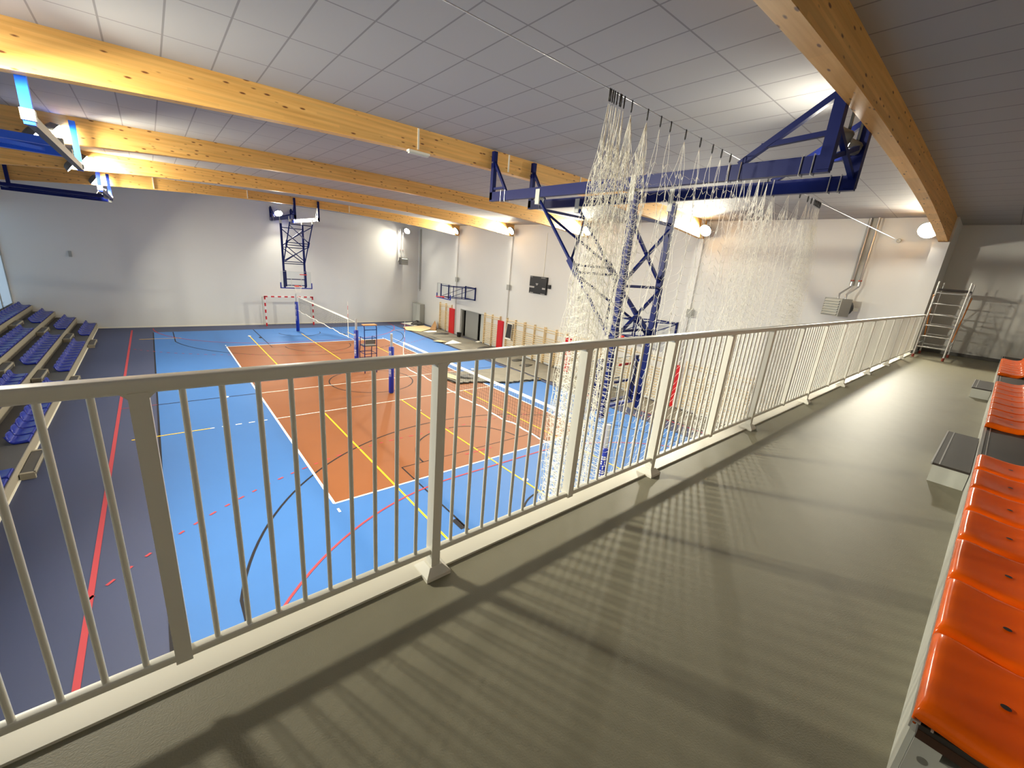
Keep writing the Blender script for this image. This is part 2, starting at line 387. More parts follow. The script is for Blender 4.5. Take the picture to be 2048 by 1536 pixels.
bm_ = MB(); bm_.tube([(bal[0],RY,4.19),(bal[0],RY,5.2)],.0095,10); b0 = bm_.build('baluster',M['rail'],root,smooth=50)
rest = MB()
for i, xx in enumerate(bal[1:],1):
    if i < 100:
        c_ = b0.copy(); COL.objects.link(c_); c_.location = (xx-bal[0],0,0)
    else: rest.tube([(xx,RY,4.19),(xx,RY,5.2)],.0095,6)
if rest.v:
    ro = rest.build('distant_balusters',M['rail'],root,smooth=50); ro['kind'] = 'stuff'

# ------------------------------------------------------------------ seats
def seat_mesh(wd, mname):
    prof = [(-.012,-.045),(0,-.02),(-.004,.012),(-.02,.026),(-.06,.028),(-.14,.016),(-.22,.012),(-.28,.022),(-.325,.052),(-.352,.098),(-.37,.15),(-.38,.19),(-.392,.2),(-.402,.188)]
    us = [-1,-.97,-.88,-.6,-.2,.2,.6,.88,.97,1]; m = MB(); vs = []
    for j, (y, z) in enumerate(prof):
        for u in us:
            au = abs(u); drop = .0
            if au > .9: drop = (.014 if au < .99 else .06)
            wsc = 1-(.10 if j >= 11 else 0)-(.04 if j == 10 else 0)
            dish = .012*(1-u*u) if 3 < j < 11 else 0
            if j >= 9: vs.append((u*wd/2*wsc, y-(drop*.9 if au>.9 else 0)+.03*(u*u), z-(.03*au**4 if j>=11 else 0)))
            else: vs.append((u*wd/2*wsc, y, z-drop*(.25 if j < 2 else (.6 if j == 2 else 1))-dish))
    nu = len(us); fs = [(j*nu+i,j*nu+i+1,(j+1)*nu+i+1,(j+1)*nu+i) for j in range(len(prof)-1) for i in range(nu-1)]
    m.add(vs, fs); return m
def make_seat(name, label, wd, matk, bolts=True):
    r = thing(name, label, 'seat')
    sh = seat_mesh(wd, matk).build('shell', M[matk], r, local=True)
    mod = sh.modifiers.new('s','SUBSURF'); mod.levels = 1; mod.render_levels = 1
    so = sh.modifiers.new('t','SOLIDIFY'); so.thickness = .006; so.offset = 1
    dg = bpy.context.evaluated_depsgraph_get(); me = bpy.data.meshes.new_from_object(sh.evaluated_get(dg)); sh.modifiers.clear(); sh.data = me
    me.polygons.foreach_set('use_smooth', [True]*len(me.polygons))
    # hidden foot block that carries the shell
    b = MB(); b.box(-wd*.36,wd*.36,-.3,-.05,-.05,.002); b.build('mount', M['black'], r, local=True)
    if bolts:
        d = MB(); d.disc((0,-.19,.0075),.013,(0,0,1),14,r2=.013); d.build('fixing_bolt', M['black'], r, local=True)
    return r
# gallery seats face +Y
seat0 = make_seat('orange_seat','x',.5,'orange_seat')
sp = []
for blk, (x0, x1, nn) in enumerate(((-5.392,-1.795,7),(-.298,3.76,8),(5.2,8.75,7))):
    for k in range(nn): sp.append((x0+(x1-x0)*(k+.5)/nn, blk, k, nn))
names = ['in the block nearest the camera','in the middle block past the first step','in the farthest block by the end wall']
for i, (x, blk, k, nn) in enumerate(sp):
    which = 'nearest' if k == 0 else ('farthest' if k == nn-1 else ORD[k])
    lab = 'glossy orange plastic gallery seat, %s %s' % (which+(' seat' if which in ('nearest','farthest') else ' one'), names[blk])
    if i == 0: seat0.location = (x,-17.93,GZ+.36); tag(seat0, lab, 'seat', 'orange gallery seats')
    else: dup(seat0,(x,-17.93,GZ+.36),lab,'orange gallery seats')
# gallery stand platform
pl = thing('seating_platform','dark topped seating platform with grey front carrying the orange seats','platform',(-5.39,-18.3,GZ))
m = MB(); m.box(-5.385,10.2,-18.74,-17.955,GZ+.29,GZ+.318); m.build('deck',M['deck'],pl)
m = MB(); m.box(-5.39,-5.386,-18.74,-17.955,GZ+.268,GZ+.3); m.box(-5.385,10.2,-18.74,-17.957,GZ+.268,GZ+.289); m.build('deck_edge',M['deck_edge'],pl)
m = MB(); m.box(-5.37,10.2,-17.955,-17.94,GZ,GZ+.268); m.build('front_panel',M['panel'],pl)
m = MB(); m.box(-5.39,10.2,-17.955,-17.937,GZ+.318,GZ+.324); m.box(-5.39,10.2,-17.985,-17.979,GZ+.318,GZ+.323); m.box(-5.388,10.2,-17.938,-17.933,GZ+.29,GZ+.324); m.build('nosing',M['alu'],pl)
for x in (-5.355,):
    m = MB(); m.box(x-.03,x+.03,-18.02,-17.956,GZ,GZ+.268); po = m.build('end_post',M['panel'],pl)
    m = MB(); m.disc((x-.031,-17.99,GZ+.2),.013,(-1,0,0),12); m.build('bolt',M['zinc'],po)
m = MB(); m.box(-5.385,-5.345,-18.74,-18.02,GZ+.2,GZ+.235); m.build('cross_beam',M['panel'],pl)
m = MB(); m.box(-5.2,10.2,-18.74,-18.72,GZ,GZ+.268); m.build('shade_panel',M['dark'],pl)  # near-black sheet, paints in the shade of the void under the deck
pl2 = thing('seating_platform','higher grey seating tier behind the orange seats','platform',(-5.39,-19.2,GZ))
m = MB(); m.box(-5.39,10.2,-20.99,-18.75,GZ+.62,GZ+.66); m.build('deck',M['deck'],pl2)
m = MB(); m.box(-5.39,10.2,-18.765,-18.745,GZ,GZ+.62); m.build('front_panel',M['panel'],pl2)
m = MB(); m.box(-5.39,-5.36,-20.99,-18.765,GZ,GZ+.62); m.build('side_panel',M['panel'],pl2)
for i, (x0, x1) in enumerate(((-1.79,-.29),(3.9,5.1))):
    st = thing('step_box', 'low grey step with dark tread, %s' % ('after the nearest orange seats' if i == 0 else 'between the two far blocks of orange seats'), 'step', ((x0+x1)/2,-17.8,GZ), 'gallery steps')
    m = MB(); m.box(x0,x1,-17.935,-17.7,GZ,GZ+.16); m.build('body',M['panel'],st)
    m = MB(); m.box(x0-.005,x1+.005,-17.935,-17.69,GZ+.16,GZ+.18); m.build('tread',M['deck'],st)
    m = MB(); m.box(x0-.006,x1+.006,-17.696,-17.684,GZ+.165,GZ+.184); m.box(x0-.006,x1+.006,-17.745,-17.735,GZ+.18,GZ+.1835); m.build('nosing',M['alu'],st)

# blue stand at the left
RX = [-9.96-.78*k for k in range(5)]; RZ = [.32,.66,1.0,1.34]
tr_ = thing('seating_stand','stepped grey stand along the left wall carrying rows of blue seats','stand',(-11.4,0,0))
for k in range(4):
    m = MB(); m.box(RX[k+1] if k < 3 else XL+.01,RX[k],-15.9,15.88,0,RZ[k]-.03); m.build('tier',M['tier'],tr_)
    m = MB(); m.box(RX[k+1] if k < 3 else XL+.01,RX[k],-15.9,15.88,RZ[k]-.03,RZ[k]); m.build('tier_deck',M['tier_floor'],tr_)
    m = MB(); m.box(RX[k],RX[k]+.02,-15.9,15.88,RZ[k]-.16,RZ[k]+.004); m.build('fascia',M['tier'],tr_)
m = MB(); m.box(RX[0]-.01,RX[0]+.03,-15.9,15.88,.0,.02); m.build('kick_strip',M['white_trim'],tr_)
AISLES = ((10.3,11.7),(3.0,4.35),(-4.45,-3.05))
pos_ = ['near the far wall','in the middle','nearest the gallery']
for k in range(4):
    for a, (y0, y1) in enumerate(AISLES):
        if k == 3 and a == 2: continue
        z1 = RZ[k]-.17; z0 = RZ[k-1] if k else 0; x0 = RX[k]+.02; x1 = x0+.24
        st = thing('stand_step','grey step below the %s tier of the blue seat stand, aisle %s' % (['lowest','second','third','top'][k],pos_[a]),'step',((x0+x1)/2,(y0+y1)/2,z0),'steps in the blue seat stand')
        m = MB(); m.box(x0,x1-.02,y0,y1,z0,z1-.03); m.build('body',M['tier_floor'],st)
        m = MB(); m.box(x0,x1,y0-.03,y0+.05,z0,z1); m.box(x0,x1,y1-.05,y1+.03,z0,z1); m.box(x1-.03,x1,y0,y1,z1-.06,z1); m.build('edging',M['tier'],st)
        m = MB(); m.box(x0,x1-.03,y0+.05,y1-.05,z1-.03,z1-.012); m.build('tread',M['tier_floor'],st)
bs0 = make_seat('blue_seat','x',.49,'blue_seat',bolts=False); bs0.rotation_euler = (0,0,-PI/2)
rown = ['front','second','third','top']; blkn = ['block beside the far wall','second block from the wall','third block from the wall','block nearest the gallery']
first = True
for k in range(4):
    blocks = [(15.62,11.85,7),(10.2,4.4,11),(2.95,-2.95,11),(-4.55,-9.4,9)]
    if k == 3: blocks = [(15.62,4.4,21)]
    if k == 2: blocks = blocks[:2]
    if k == 1: blocks = blocks[:3]
    for bi, (ya, yb, nn) in enumerate(blocks):
        for q in range(nn):
            y = ya+(yb-ya)*(q+.5)/nn
            lab = 'blue stand seat, %s row, %s, %s from the far end' % (rown[k],blkn[bi],ORD[q])
            if k == 3: lab = 'blue stand seat, top row under the left windows, %s from the far wall' % ORD[q]
            L_ = (RX[k]+.0,y,RZ[k]+.05)
            if first: bs0.location = L_; tag(bs0,lab,'seat','blue seats in the left stand'); first = False
            else: dup(bs0,L_,lab,'blue seats in the left stand')

# ------------------------------------------------------------------ ceiling hung basketball units
def hoop_unit(s, label, vN):
    X0 = .06; W = .63
    P = lambda x, v, z: (X0+x, s*v, z)
    r = thing('ceiling_basketball_hoop', label, 'basketball hoop', (X0,s*12.8,2.87))
    LB = M['steel_lblue'] if s < 0 else M['steel_blue']
    zt = 7.24; va, vb = 9.02 if s < 0 else 9.5, 15.84
    for sx in (-1,1):
        x = sx*W
        m = MB(); m.bar(P(x,va-.05,7.15),P(x,vb+.06,7.15),.1,.2); ra = m.build('ceiling_rail',M['steel_blue'],r)
        for v in (va+.4,va+.55,vb-.12,vb-.25,vb-1.0,vb-1.15):
            m = MB(); m.tube([P(x-.06,v,7.03),P(x-.06,v,7.265),P(x+.06,v,7.265),P(x+.06,v,7.03),P(x-.06,v,7.03)],.008,6); m.build('u_bolt',M['zinc'],ra)
        for v, big in ((va,0),(vb,1)):
            d = 1 if v == va else -1
            m = MB(); m.bar(P(x,v,7.08),P(x,v,8.14 if not big else 7.9),.1 if not big else .13,up=(0,1,0)); hg = m.build('hanger',M['steel_blue'],r)
            m = MB()
            if not big:
                m.bar(P(x,v,7.95),P(x,v+d*.52,7.25),.055); m.bar(P(x,v,7.33),P(x,v+d*.42,7.33),.05)
            else:
                m.bar(P(x,v,7.95),P(x,v+d*1.05,7.25),.075); m.bar(P(x,v,7.5),P(x,v+d*.8,7.45),.06)
            m.build('brace',M['steel_blue'],r)
            m = MB(); m.bar(P(x-.07,v,7.9),P(x+.07,v,7.9),.03); m.build('bolt',M['zinc'],hg)
    m = MB(); m.bar(P(-W,vb,7.62),P(W,vb,7.2),.06); m.bar(P(W,vb,7.62),P(-W,vb-.02,7.2),.06); m.build('end_cross_brace',M['steel_blue'],r)
    # front frame
    v0 = 13.13
    for sx in (-1,1):
        m = MB(); m.bar(P(sx*W,v0,2.86),P(sx*W,v0,7.0),.11,.11,up=(0,1,0)); lg = m.build('front_leg',M['steel_blue'],r)
        m = MB(); m.cbox(P(sx*W,v0-.05*1,7.06),(.12,.1,.4)); m.build('leg_bracket',M['panel'],r)
    m = MB()
    for z in (6.62,5.43,4.42): m.bar(P(-W,v0,z),P(W,v0,z),.05)
    m.bar(P(-W,v0,6.55),P(W,v0,5.5),.05); m.bar(P(W,v0+.03,6.55),P(-W,v0+.03,5.5),.05)
    m.bar(P(-W,v0,5.38),P(W,v0,4.47),.05); m.bar(P(W,v0+.03,5.38),P(-W,v0+.03,4.47),.05)
    m.build('front_bracing',M['steel_blue'],r)
    # raking rear frame
    A = lambda t: (10.72+(v0-.07-10.72)*t, 7.0+(4.42-7.0)*t)
    for sx in (-1,1):
        v, z = A(0); v1, z1 = A(1)
        m = MB(); m.tube([P(sx*W,v,z),P(sx*W,v1,z1)],.034,10); m.build('rear_leg',M['steel_blue'],r,smooth=50)
        v, z = A(.45); v1, z1 = A(.57)
        m = MB(); m.bar(P(sx*W,v,z),P(sx*W,v1,z1),.09,.11); m.build('sleeve',M['steel_blue'],r)
        m = MB(); m.cbox(P(sx*W,10.7,7.06),(.13,.12,.3)); m.build('leg_bracket',M['panel'],r)
    m = MB()
    for t in (.08,.49,.545,.95): m.bar(P(-W,*A(t)),P(W,*A(t)),.048)
    m.bar(P(-W,*A(.1)),P(W,*A(.47)),.045); m.bar(P(W,*A(.1)),P(-W,*A(.47)),.045)
    m.bar(P(-W,*A(.57)),P(W,*A(.93)),.045); m.bar(P(W,*A(.57)),P(-W,*A(.93)),.045)
    m.build('rear_bracing',M['steel_blue'],r)
    # board
    vb_ = 12.78
    m = MB(); m.box(X0-.9,X0+.9,s*vb_-.008,s*vb_+.008,2.9,3.95); bd = m.build('glass_board',M['glass'],r)
    m = MB()
    for q in (-1,1): m.bar(P(q*.895,vb_,2.9),P(q*.895,vb_,3.95),.014)
    m.bar(P(-.9,vb_,3.945),P(.9,vb_,3.945),.014)
    for q in (-1,1): m.bar(P(q*.295,vb_-.012,3.05),P(q*.295,vb_-.012,3.5),.03,.006,up=(0,1,0))
    m.bar(P(-.3,vb_-.012,3.5),P(.3,vb_-.012,3.5),.006,.03); m.build('board_edging',M['panel'],bd)
    m = MB(); m.box(X0-.93,X0+.93,s*vb_-.04,s*vb_+.04,2.86,2.92)
    for q in (-1,1): m.box(X0+q*.93-.03,X0+q*.93+.03,s*vb_-.04,s*vb_+.04,2.86,3.24)
    m.build('bottom_pad',M['pad_blue'],r)
    m = MB()
    for q in (-1,1): m.box(X0+q*.6-.055,X0+q*.6+.055,s*(vb_+.06),s*(vb_+.16),2.98,4.0)
    for z in (3.06,3.45): m.bar(P(-.6,vb_+.1,z),P(.6,vb_+.1,z),.05)
    for q in (-1,1): m.bar(P(q*.6,vb_+.1,3.9),P(q*W,v0,3.9),.05); m.bar(P(q*.6,vb_+.1,3.1),P(q*W,v0,3.1),.05)
    m.build('board_frame',M['steel_blue'],r)
    m = MB(); m.box(X0+.22,X0+.66,s*(vb_-.012)-.004,s*(vb_-.012)+.004,3.75,3.8); m.build('red_sticker',M['rim'],bd)
    rc = P(0,vb_-.37,3.05)
    m = MB(); m.tube([(rc[0]+.228*math.cos(2*PI*k/24),rc[1]+.228*math.sin(2*PI*k/24),3.05) for k in range(24)],.011,8,closed=True)
    m.box(X0-.09,X0+.09,s*(vb_-.02),s*(vb_-.145),3.02,3.06); m.box(X0-.12,X0+.12,s*(vb_-.012),s*(vb_-.03),2.97,3.07); rim = m.build('rim',M['rim'],r,smooth=50)
    m = MB()
    for k in range(12):
        a = 2*PI*k/12; b = 2*PI*(k+1)/12; c2 = 2*PI*(k-1)/12
        for e_ in (b,c2):
            m.strand([(rc[0]+.225*math.cos(a),rc[1]+.225*math.sin(a),3.04),(rc[0]+.18*math.cos(e_),rc[1]+.18*math.sin(e_),2.86),(rc[0]+.13*math.cos(a),rc[1]+.13*math.sin(a),2.66)],.004)
    m.build('hoop_net',M['net_white'],rim)
    return r
hoop_unit(-1,'large blue ceiling hung basketball frame behind the white net, nearest the gallery',15.84)
hoop_unit(1,'ceiling hung basketball hoop with blue lattice frame in front of the far wall',15.84)

# folded side hoops under the ceiling, far left
def side_unit(label, xa, ya, yb, arms, zr, dark):
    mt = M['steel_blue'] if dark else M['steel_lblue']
    r = thing('folded_ceiling_hoop', label, 'basketball hoop', (xa,(ya+yb)/2,zr), 'folded side hoops')
    for y in (ya,yb):
        m = MB(); m.bar((xa,y,zr-.1),(xa,y,7.95),.11,up=(0,1,0)); hg = m.build('hanger',mt,r)
        m = MB(); m.cbox((xa,y,zr+.02),(.14,.14,.14)); m.build('clamp',M['grey_metal'],hg)
        m = MB(); m.bar((xa-3.0,y,zr-.1),(xa-3.0,y,7.75),.11,up=(0,1,0)); m.build('hanger',mt,r)
    for dx in (0,-3.0):
        m = MB(); m.bar((xa+dx,ya,zr-.02),(xa+dx,yb,zr-.02),.1,.14); m.build('ceiling_rail',M['grey_dark'] if not dark else mt,r)
    for (y, z, w_) in arms:
        m = MB(); m.bar((xa-3.2,y,z),(xa-.1,y,z),w_,w_); m.build('folded_arm',mt,r)
        m = MB(); m.cbox((xa-.06,y,z),(.16,.15,.18)); m.build('clamp',M['grey_metal'],r)
    m = MB(); m.bar((xa-.3,arms[0][0],arms[0][1]),(xa-2.6,arms[1][0],arms[1][1]),.07); m.bar((xa-2.6,arms[0][0],arms[0][1]),(xa-.3,arms[1][0],arms[1][1]),.07); m.build('folded_bracing',mt,r)
    return r
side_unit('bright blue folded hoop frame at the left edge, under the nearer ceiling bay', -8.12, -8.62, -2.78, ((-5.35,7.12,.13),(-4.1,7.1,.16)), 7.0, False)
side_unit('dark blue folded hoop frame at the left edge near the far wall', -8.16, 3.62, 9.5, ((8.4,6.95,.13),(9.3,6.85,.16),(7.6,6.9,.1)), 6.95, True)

# ------------------------------------------------------------------ wall hung hoops on the right wall
def wall_hoop(yc, label):
    r = thing('wall_basketball_hoop', label, 'basketball hoop', (XR,yc,2.9), 'wall hoops')
    wy0, wy1 = yc-1.6, yc-.35; by0, by1 = yc-.95, yc+.95; bx = 8.75
    m = MB()
    for y in (wy0,wy1): m.bar((XR-.06,y,2.85),(XR-.06,y,3.78),.07,up=(0,1,0))
    for z in (2.9,3.72): m.bar((XR-.06,wy0,z),(XR-.06,wy1,z),.06)
    m.build('wall_frame',M['steel_blue'],r)
    for i, (y, yb) in enumerate(((wy0,yc-.55),(wy1,yc+.5))):
        m = MB()
        for z in (2.92,3.7): m.bar((XR-.08,y,z),(bx+.12,yb,z),.045)
        m.bar((XR-.08,y,3.68),(bx+.12,yb,2.94),.03)
        q = .5; m.bar((XR-.08+(bx+.2-XR)*q,y+(yb-y)*q,2.92),(XR-.08+(bx+.2-XR)*q,y+(yb-y)*q,3.7),.04)
        m.build('swing_arm',M['steel_blue'],r)
    m = MB()
    for y in (yc-.55,yc+.5): m.bar((bx+.08,y,2.85),(bx+.08,y,3.82),.07,up=(0,1,0))
    for z in (2.95,3.72): m.bar((bx+.08,yc-.55,z),(bx+.08,yc+.5,z),.05)
    m.build('board_frame',M['steel_blue'],r)
    m = MB(); m.box(bx-.006,bx+.006,yc-.9,yc+.9,2.85,3.85); bd = m.build('glass_board',M['glass'],r)
    m = MB()
    for y in (yc-.895,yc+.895): m.bar((bx,y,2.85),(bx,y,3.85),.016)
    m.bar((bx,yc-.9,3.845),(bx,yc+.9,3.845),.014); m.build('board_edging',M['grey_dark'],bd)
    m = MB(); m.box(bx-.035,bx+.035,yc-.93,yc+.93,2.79,2.85)
    for y in (yc-.92,yc+.92): m.box(bx-.035,bx+.035,y-.03,y+.03,2.79,3.14)
    m.build('bottom_pad',M['pad_blue'],r)
    rc = (bx-.38,yc,3.0)
    m = MB(); m.tube([(rc[0]+.228*math.cos(2*PI*k/24),rc[1]+.228*math.sin(2*PI*k/24),2.95) for k in range(24)],.014,8,closed=True)
    m.box(bx-.15,bx-.02,yc-.1,yc+.1,2.9,2.96); m.box(bx-.03,bx-.01,yc-.13,yc+.13,2.86,2.97); m.build('rim',M['rim'],r,smooth=50)
wall_hoop(8.65,'blue framed wall basketball hoop above the open doorway on the right wall')
wall_hoop(-6.9,'blue framed wall basketball hoop behind the white divider net')

# ------------------------------------------------------------------ divider net on a cable
nt_ = thing('divider_net','gathered white divider net hanging from a ceiling cable in front of the gallery','net',(0,-14.75,0))
CY, CZ = -14.75, 7.34
m = MB(); m.tube([(XL+.02,-14.7,7.36),(-8,CY,7.33),(-3.5,CY,CZ),(3.4,CY,CZ),(XR-.1,-15.02,7.3)],.0045,6); m.build('support_cable',M['zinc'],nt_,smooth=60)
m = MB(); m.tube([(XR-.06,-15.02+.05*math.cos(2*PI*k/16),7.3+.05*math.sin(2*PI*k/16)) for k in range(16)],.014,6,closed=True); m.bar((XR,-15.02,7.3),(XR-.06,-15.02,7.3),.08); m.build('wall_ring',M['panel'],nt_,smooth=60)
HX = [-3.49,-3.47,-3.44,-3.41,-3.37,-3.32,-3.3,-3.25,-3.12,-2.83,-2.57,-2.36,-2.02,-1.65,-1.32,-1.06,-.79,-.44,-.22,.02,.3,.62,.92,1.63,2.17,2.62,2.83,3.02,3.1,3.16,3.22,3.26,3.31,3.36,3.4]
hk = None
for x in HX:
    if hk is None:
        m = MB(); m.tube([(x+.014*math.cos(2*PI*k/12),CY+.012*math.cos(2*PI*k/12),CZ-.045+.052*math.sin(2*PI*k/12)) for k in range(12)],.0065,6,closed=True); hk = m.build('hook',M['black'],nt_,smooth=60); hx0 = x
    else:
        c_ = hk.copy(); COL.objects.link(c_); c_.location = (x-hx0,0,0)
cols = []   # (x at top, x at bottom, depth)
rnd = random.Random(3)
def grp(a0, a1, b0, b1, n, dep):
    for i in range(n):
        t = (i+.5)/n
        cols.append((a0+(a1-a0)*t+rnd.uniform(-.02,.02), b0+(b1-b0)*t+rnd.uniform(-.03,.03), dep*(math.sin(i*1.9)+.3*rnd.uniform(-1,1))))
grp(-3.52,-3.18,-3.72,-3.35,34,.15); grp(-3.18,-2.7,-3.35,-2.78,26,.13)
grp(-2.7,-.3,-2.78,-.35,21,.05); grp(-.3,.28,-.35,.2,9,.07); grp(.28,1.1,.2,1.15,26,.13); grp(1.1,2.5,1.15,2.6,20,.09); grp(2.5,3.15,2.6,3.35,18,.12); grp(3.15,3.42,3.35,3.72,24,.14)
NR = 64; zt, zbn = 7.22, .18
grid = []
for ci, (xa, xb, dy) in enumerate(cols):
    ph = rnd.uniform(0,6); col_ = []; zo = .06*math.sin(ci*.83)+.035*math.sin(ci*2.1+1)
    hx = min(HX, key=lambda q: abs(q-xa))
    for j in range(NR+1):
        t = j/NR; z = zt+(zbn-zt)*t+zo*min(1,t*8)
        x = xa+(xb-xa)*min(1,t*2.2)+.012*math.sin(ph+j*.5)+.006*math.sin(ci*2.3+j*2.1)
        y = CY+dy*min(1,t*7)+.015*math.sin(ph*2+j*1.3)
        if t < .085:
            q = (t/.085)**.75; x = hx+(x-hx)*q; y = CY+(y-CY)*q
        col_.append((x,y,z))
    grid.append(col_)
m = MB()
for ci, col_ in enumerate(grid):
    m.strand(col_, .0026)
    if ci+1 < len(grid):
        nx = grid[ci+1]
        for j in range(3,NR+1):
            a, b = Vector(col_[j]), Vector(nx[j]); g_ = (a-b).length; sag = math.sqrt(max(.0008,.0049-(g_/2)**2)) if g_ < .14 else .02
            k1 = a*.7+b*.3; k2 = a*.3+b*.7; k1.z -= sag*(.2 if (ci//7) % 2 else 1.0); k2.z -= sag*(1.0 if (ci//7) % 2 else .2)
            m.strand([a,k1,k2,b], .0026)
m.build('netting',M['net_white'],nt_)

# ------------------------------------------------------------------ volleyball posts, nets, referee chair
glyph = [(0,.9),(.2,.5),(0,.9),(.3,.7),(0,1),(.1,.6),(0,.9),(.2,.8),(0,.7),(.1,.9)]
def vpost(y, label):
    r = thing('volleyball_post',label,'post',(0,y,0),'volleyball posts')
    m = MB(); m.tube([(0,y,0),(0,y,2.53)],.05,16); m.disc((0,y,2.531),.05,(0,0,1),16); m.build('pole',M['alu'],r,smooth=50)
    m = MB(); m.tube([(0,y,.03),(0,y,.05),(0,y,1.97),(0,y,2.0)],[.09,.105,.105,.085],16); pd = m.build('pad',M['pad_blue'],r,smooth=50)
    m = MB(); z = .75   # pale lettering running up the pad, on the side turned to the stand
    for k, (o1, w_) in enumerate(glyph):
        for (ax, bx_) in ((-.05,-.02),(.0,.02),(.03,.05)):
            if (k*3+int(ax*100)) % 4 == 0: continue
            for zz in (z,z+.05):
                a0 = PI*1.18+ax*9; a1 = PI*1.18+bx_*9
                m.add([(.107*math.cos(a0),y+.107*math.sin(a0),zz),(.107*math.cos(a1),y+.107*math.sin(a1),zz),(.107*math.cos(a1),y+.107*math.sin(a1),zz+.035+.02*o1),(.107*math.cos(a0),y+.107*math.sin(a0),zz+.035+.02*o1)],[(0,1,2,3)])
        z += .11
    m.build('lettering',M['paper'],pd)
vpost(12.85,'blue padded volleyball post in front of the far goal'); vpost(1.9,'blue padded volleyball post beside the referee chair')
vpost(-2.05,'blue padded volleyball post on the orange court, standing free of the chair'); vpost(-12.95,'blue padded volleyball post behind the white divider net')
def vnet(ya, yb, pa, pb, label, sidebands, ants):
    r = thing('volleyball_net',label,'net',(0,(ya+yb)/2,1.4),'volleyball nets')
    n = int(abs(yb-ya)/.1); m = MB(); rn = random.Random(int(ya*10))
    for i in range(n+1):
        y = ya+(yb-ya)*i/n; m.strand([(0,y,1.44),(.004,y,1.9),(0,y,2.33)],.0028)
    for j in range(9):
        z = 1.47+j*.1; m.strand([(0,ya+(yb-ya)*i/20,z+.008*math.sin(i*1.7+j)) for i in range(21)],.0028)
    m.build('netting',M['net_black'],r)
    m = MB(); m.box(-.006,.006,ya,yb,2.33,2.405); m.build('top_band',M['net_white'],r)
    m = MB(); m.tube([(.01*math.sin(i*.9),ya+(yb-ya)*i/60,1.44+.022*math.sin(i*.55)+.012*math.sin(i*1.31)) for i in range(61)],.02,6); m.build('bottom_band',M['net_white'],r,smooth=60)
    for y in sidebands:
        m = MB(); m.box(-.008,.008,y-.028,y+.028,1.43,2.4); m.build('side_band',M['net_white'],r)
    for y in ants:
        m = MB()
        for k in range(9): m.tube([(.015,y,1.4+k*.2),(.015,y,1.6+k*.2)],.008,6,mi=k % 2)
        m.build('antenna',[M['goal_white'],M['goal_red']],r)
    m = MB()
    for (yn, yp) in ((ya,pa),(yb,pb)):
        for z in (2.37,1.46): m.tube([(0,yn,z),(.02,(yn+yp)/2,z-.01),(.0,yp,z)],.006,5)
    m.build('tension_cords',M['net_white'],r)
vnet(2.95,12.3,1.95,12.8,'far volleyball net, seen against the white far wall',(2.98,12.27),(3.02,))
vnet(-12.3,-3.12,-12.9,-2.1,'near volleyball net, seen against the orange court through the railing',(-3.15,-12.27,-7.95),(-3.2,))

r = thing('referee_chair','tall blue tubular referee chair beside a volleyball post','chair',(.45,1.5,0))
m = MB()
X1, X2, Y1, Y2 = .14, .72, 1.22, 1.86
for (x, y) in ((X1,Y2),(X2,Y2)): m.tube([(x,y,0),(x,y,1.0),(x,y-.08,1.35)],.02,8)
m.build('front_frame',M['steel_blue'],r,smooth=50)
for x in (X1,X2):
    m = MB(); m.tube([(x,Y1,0),(x,Y1,2.2),(x,Y1+.05,2.28),(x,Y1+.3,2.3)],.022,8); m.build('back_leg',M['steel_blue'],r,smooth=50)
m = MB()
for z in (.35,.65,.95): m.tube([(X1,Y2,z),(X2,Y2,z)],.016,8); m.tube([(X1,Y1,z),(X2,Y1,z)],.014,8)
for x in (X1,X2):
    m.tube([(x,Y1,.95),(x,Y2,.95)],.016,8); m.tube([(x,Y1,1.3),(x,Y2-.08,1.3)],.016,8); m.tube([(x,Y1,1.7),(x,Y2-.1,1.7),(x,Y2-.08,1.3)],.016,8)
m.tube([(X1,Y1,1.7),(X2,Y1,1.7)],.016,8); m.tube([(X1,Y1,2.1),(X2,Y1,2.1)],.016,8); m.tube([(X1,Y1+.3,2.3),(X2,Y1+.3,2.3)],.016,8)
m.build('rungs',M['steel_blue'],r,smooth=50)
m = MB(); m.box(X1+.02,X2-.02,Y1+.05,Y2-.12,1.3,1.35); m.build('seat',M['grey_dark'],r)
m = MB(); m.box(X1-.02,X2+.02,Y1-.02,Y1+.3,2.3,2.34); m.build('writing_board',M['wood_tan'],r)
m = MB(); m.box(X1+.05,X2-.05,Y1+.02,Y1+.05,1.42,1.62); m.build('backrest',M['grey_dark'],r)

# ------------------------------------------------------------------ handball goal
gl_ = thing('handball_goal','red and white striped handball goal against the far wall','goal',(.13,15.35,0))
GX = .13; GYY = 15.33
def striped(a, b, n, name):
    m = MB(); a, b = Vector(a), Vector(b)
    for k in range(n): m.bar(a+(b-a)*k/n,a+(b-a)*(k+1)/n,.085,mi=k % 2,up=(0,1,0))
    m.build(name,[M['goal_red'],M['goal_white']],gl_)
striped((GX-1.58,GYY,2.04),(GX+1.58,GYY,2.04),15,'crossbar')
for sx in (-1,1): striped((GX+sx*1.54,GYY,2.08),(GX+sx*1.54,GYY,0),9,'goal_post')
m = MB()
for sx in (-1,1): m.tube([(GX+sx*1.54,GYY,2.0),(GX+sx*1.62,15.8,1.96),(GX+sx*1.62,15.82,.03),(GX+sx*1.54,GYY,.03)],.018,8)
m.tube([(GX-1.62,15.82,.03),(GX+1.62,15.82,.03)],.018,8); m.build('rear_frame',M['grey_metal'],gl_,smooth=50)
m = MB()
for i in range(33):
    x = GX-1.6+i*.1; m.strand([(x,GYY+.02,2.0),(x,15.74,1.9),(x,15.8,.04)],.0025)
for j in range(20): m.strand([(GX-1.6,15.78,.1+j*.1),(GX+1.6,15.78,.1+j*.1)],.0025)
m.build('goal_net',M['net_white'],gl_)

